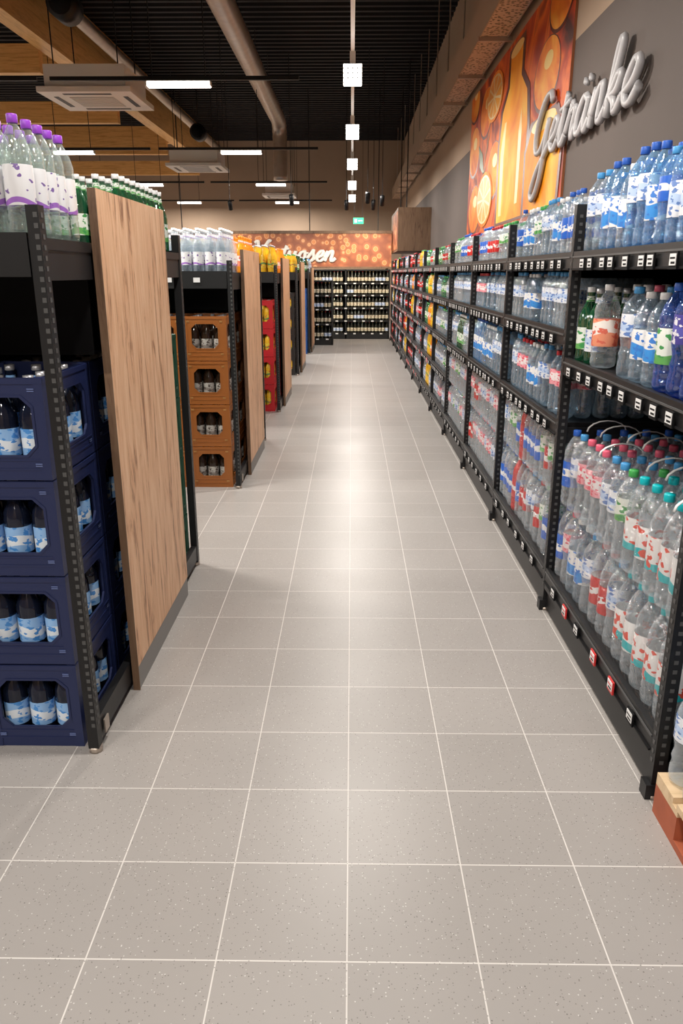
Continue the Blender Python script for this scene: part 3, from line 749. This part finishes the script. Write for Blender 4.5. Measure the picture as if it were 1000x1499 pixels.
polys += slice_(9.75, 2.25, .55, .24, .007) + slice_(9.35, 3.05, .5, .19, .007)
mb = MB(); mb.box(XR-.0195, XR-.0005, 6.2, 11.1, 1.95, PTOP, 'p_edge'); pb = mb.build('orange_juice_poster')
pi_ = ngons('poster_print', polys); pi_.parent = pb

# ------------------------------------------------------------------ ceiling services
mb = MB()
path = [(-1.6, y, 4.65) for y in np.arange(-5.9, 18.0, .075)]
for t in np.linspace(0, PI/2, 9): path.append((-1.6, 18.0+.3*math.sin(t), 4.35+.3*math.cos(t)))
path += [(-1.6, 18.3, z) for z in np.arange(4.3, 3.45, -.075)]
rad = [.155+(.006 if i % 2 else 0) for i in range(len(path))]
mb.tube(path, rad, (1, 0, 0), 'steel', seg=20)
for y in (0, 4, 8, 12, 16): mb.box(-1.605, -1.595, y-.005, y+.005, 4.8, ZC+.01, 'black')
mb.build('spiral_ventilation_duct')
mb = MB(); mb.tube([(-3.8, y, 4.85) for y in np.arange(-5.9, 25, 1.)], .09, (1, 0, 0), 'steel', seg=14)
for y in (0, 4, 8, 12, 16, 20): mb.box(-3.805, -3.795, y-.005, y+.005, 4.93, ZC+.01, 'black')
mb.build('ceiling_pipe')
mb = MB(); mb.box(-4.5, -4.25, YF+.01, YB-.01, 4.55, ZC, 'glulam')
for y in (12.2, 16, 20, 24):
    mb.box(XL+.01, -4.5, y, y+.16, 4.25, 4.62, 'glulamx')
for y in (8, 14.5, 22): mb.box(XL+.01, -4.5, y, y+.2, 4.8, 5.2, 'glulamx')
mb.build('glulam_roof_beam')
mb = MB(); TZ = 3.72
mb.box(1.26, 1.52, YF+.05, YB-.2, TZ, TZ+.02, 'cable'); mb.box(1.25, 1.26, YF+.05, YB-.2, TZ-.01, TZ+.30, 'beige'); mb.box(1.52, 1.53, YF+.05, YB-.2, TZ-.01, TZ+.12, 'steel')
for y in np.arange(-5, 25, 1.5):
    mb.box(1.24, 1.575, y, y+.04, TZ-.04, TZ, 'steel'); mb.box(1.28, 1.295, y+.01, y+.025, TZ+.02, ZC, 'steel')
mb.build('cable_tray')

mb = MB(); mb.box(-.02, .02, -5.9, 24.5, 3.72, 3.76, 'white')
for y in np.arange(-4.8, 24.5, 3.45): mb.box(-.008, .008, y-.008, y+.008, 3.76, ZC+.01, 'steel')
mb.build('lighting_track')
def area(name, loc, sx, sy, e, col=(1, .94, .87), rot=(0, 0, 0), par=None):
    l = bpy.data.lights.new(name, 'AREA'); l.shape = 'RECTANGLE'; l.size = sx; l.size_y = sy; l.energy = e; l.color = col
    o = obj(name, l, par, loc, rot); return o
for y in (-4.8, -1.35, 2.1, 5.55, 9.0, 12.4, 15.9, 19.6, 22.9):
    mb = MB()
    mb.box(-.03, .03, y, y+.1, 3.60, 3.72, 'white'); mb.box(-.10, .10, y-.02, y+.12, 3.42, 3.60, 'white')
    mb.box(-.095, .095, y-.024, y-.02, 3.425, 3.595, 'led'); mb.box(-.095, .095, y-.015, y+.115, 3.416, 3.42, 'led')
    for i in range(1, 4):
        mb.box(-.10+.05*i-.004, -.10+.05*i+.004, y-.028, y-.024, 3.42, 3.60, 'ledgrid'); mb.box(-.10, .10, y-.028, y-.024, 3.42+.045*i-.004, 3.42+.045*i+.004, 'ledgrid')
    lm = mb.build('track_spotlight')
    area('lamp_light', (0, y+.05, 3.40), .20, .16, 70, par=lm)
for iy, y in enumerate((-.5, 4.5, 9.5, 14.5, 19.6, 24.4)):
    for x in (-1.95, -4.9, -7.8, -10.8):
        mb = MB(); w = .36
        mb.box(x-w, x+w, y-.05, y+.05, 3.50, 3.55, 'white'); mb.box(x-w+.01, x+w-.01, y-.053, y+.045, 3.492, 3.5, 'led')
        mb.box(x-w+.01, x+w-.01, y-.054, y-.05, 3.503, 3.54, 'led')
        if x > -6: mb.box(x-1.45, x+1.35, y-.02, y+.02, 3.56, 3.60, 'black')
        for xx in (x-.3, x+.3): mb.box(xx-.005, xx+.005, y-.005, y+.005, 3.55, ZC+.01, 'black')
        lm = mb.build('linear_ceiling_lamp')
        area('lamp_light', (x, y, 3.485), .7, .08, 90, par=lm)

def cassette(x, y, z, s=.58):
    mb = MB()
    mb.box(x-s+.08, x+s-.08, y-s+.08, y+s-.08, z+.06, z+.32, 'white'); mb.box(x-s, x+s, y-s, y+s, z, z+.06, 'white')
    mb.box(x-.28, x+.28, y-.28, y+.28, z-.006, z, 'ledgrid')
    for i in range(8): mb.box(x-.27, x+.27, y-.26+i*.07, y-.25+i*.07, z-.012, z-.006, 'white')
    for sx, sy in ((1, 0), (-1, 0), (0, 1), (0, -1)):
        cx, cy = x+sx*(s-.14), y+sy*(s-.14)
        mb.box(cx-(.03 if sx else .3), cx+(.03 if sx else .3), cy-(.03 if sy else .3), cy+(.03 if sy else .3), z-.004, z, 'black')
    for sx in (-1, 1):
        for sy in (-1, 1): mb.box(x+sx*.4-.006, x+sx*.4+.006, y+sy*.4-.006, y+sy*.4+.006, z+.32, ZC+.01, 'black')
    mb.build('air_conditioning_cassette')
cassette(-3.3, 10.9, 3.62); cassette(-3.3, 17.6, 3.62); cassette(-2.05, 23, 3.55, .45)
for x, y, z in ((-3.4, 10.2, 4.5), (-3.45, 18.6, 4.5)):
    mb = MB(); mb.tube([(x, y-.12, z), (x, y+.2, z)], .17, (1, 0, 0), 'black', seg=20); mb.tube([(x, y-.125, z), (x, y-.121, z)], .13, (1, 0, 0), 'blackin', seg=20)
    mb.box(x-.01, x+.01, y, y+.02, z+.15, ZC+.01, 'black'); mb.build('ceiling_speaker')
for x, y in ((-2.6, 17.2), (-1.2, 16.0), (-.12, 17.2), (.45, 17.2), (.6, 16.2), (.3, 15.6)):
    mb = MB(); mb.box(x-.006, x+.006, y, y+.012, 2.95, ZC+.01, 'black'); mb.tube([(x, y, 2.96), (x, y+.05, 2.89), (x, y+.12, 2.80)], .045, (1, 0, 0), 'black', seg=12)
    lm = mb.build('spotlight_or_fill')
    wine_fill = y < 17  # spots nearer the camera are added to brighten the wine shelves
    l = bpy.data.lights.new('spot_beam', 'SPOT'); l.energy = 110 if wine_fill else 28; l.spot_size = 1.15 if wine_fill else 1.4; l.spot_blend = .6; l.color = (1, .84, .62); l.shadow_soft_size = .04
    obj('spot_beam', l, lm, (x, y+.17, 2.72), (math.radians(52 if wine_fill else 62), 0, 0))
mb = MB(); mb.box(.03, .30, 21, 21.03, 2.72, 2.87, 'exit'); mb.box(.06, .13, 20.995, 21, 2.75, 2.84, 'tagw'); mb.box(.16, .27, 20.995, 21, 2.78, 2.81, 'tagw')
for x in (.06, .27): mb.box(x-.004, x+.004, 21.01, 21.018, 2.87, ZC+.01, 'black')
mb.build('exit_sign')

# ------------------------------------------------------------------ world, camera
w = bpy.data.worlds.new('World'); S.world = w; w.use_nodes = True
w.node_tree.nodes['Background'].inputs[0].default_value = (.9, .88, .85, 1); w.node_tree.nodes['Background'].inputs[1].default_value = .3
S.view_settings.view_transform = 'Standard'
cam = bpy.data.cameras.new('camera'); cam.sensor_fit = 'VERTICAL'; cam.sensor_height = 36; cam.sensor_width = 24
cam.lens = 36*1103/1499; cam.clip_end = 100
co = obj('camera', cam, None, (0, 0, 1.5), (math.radians(72.4), 0, math.radians(.75))); S.camera = co
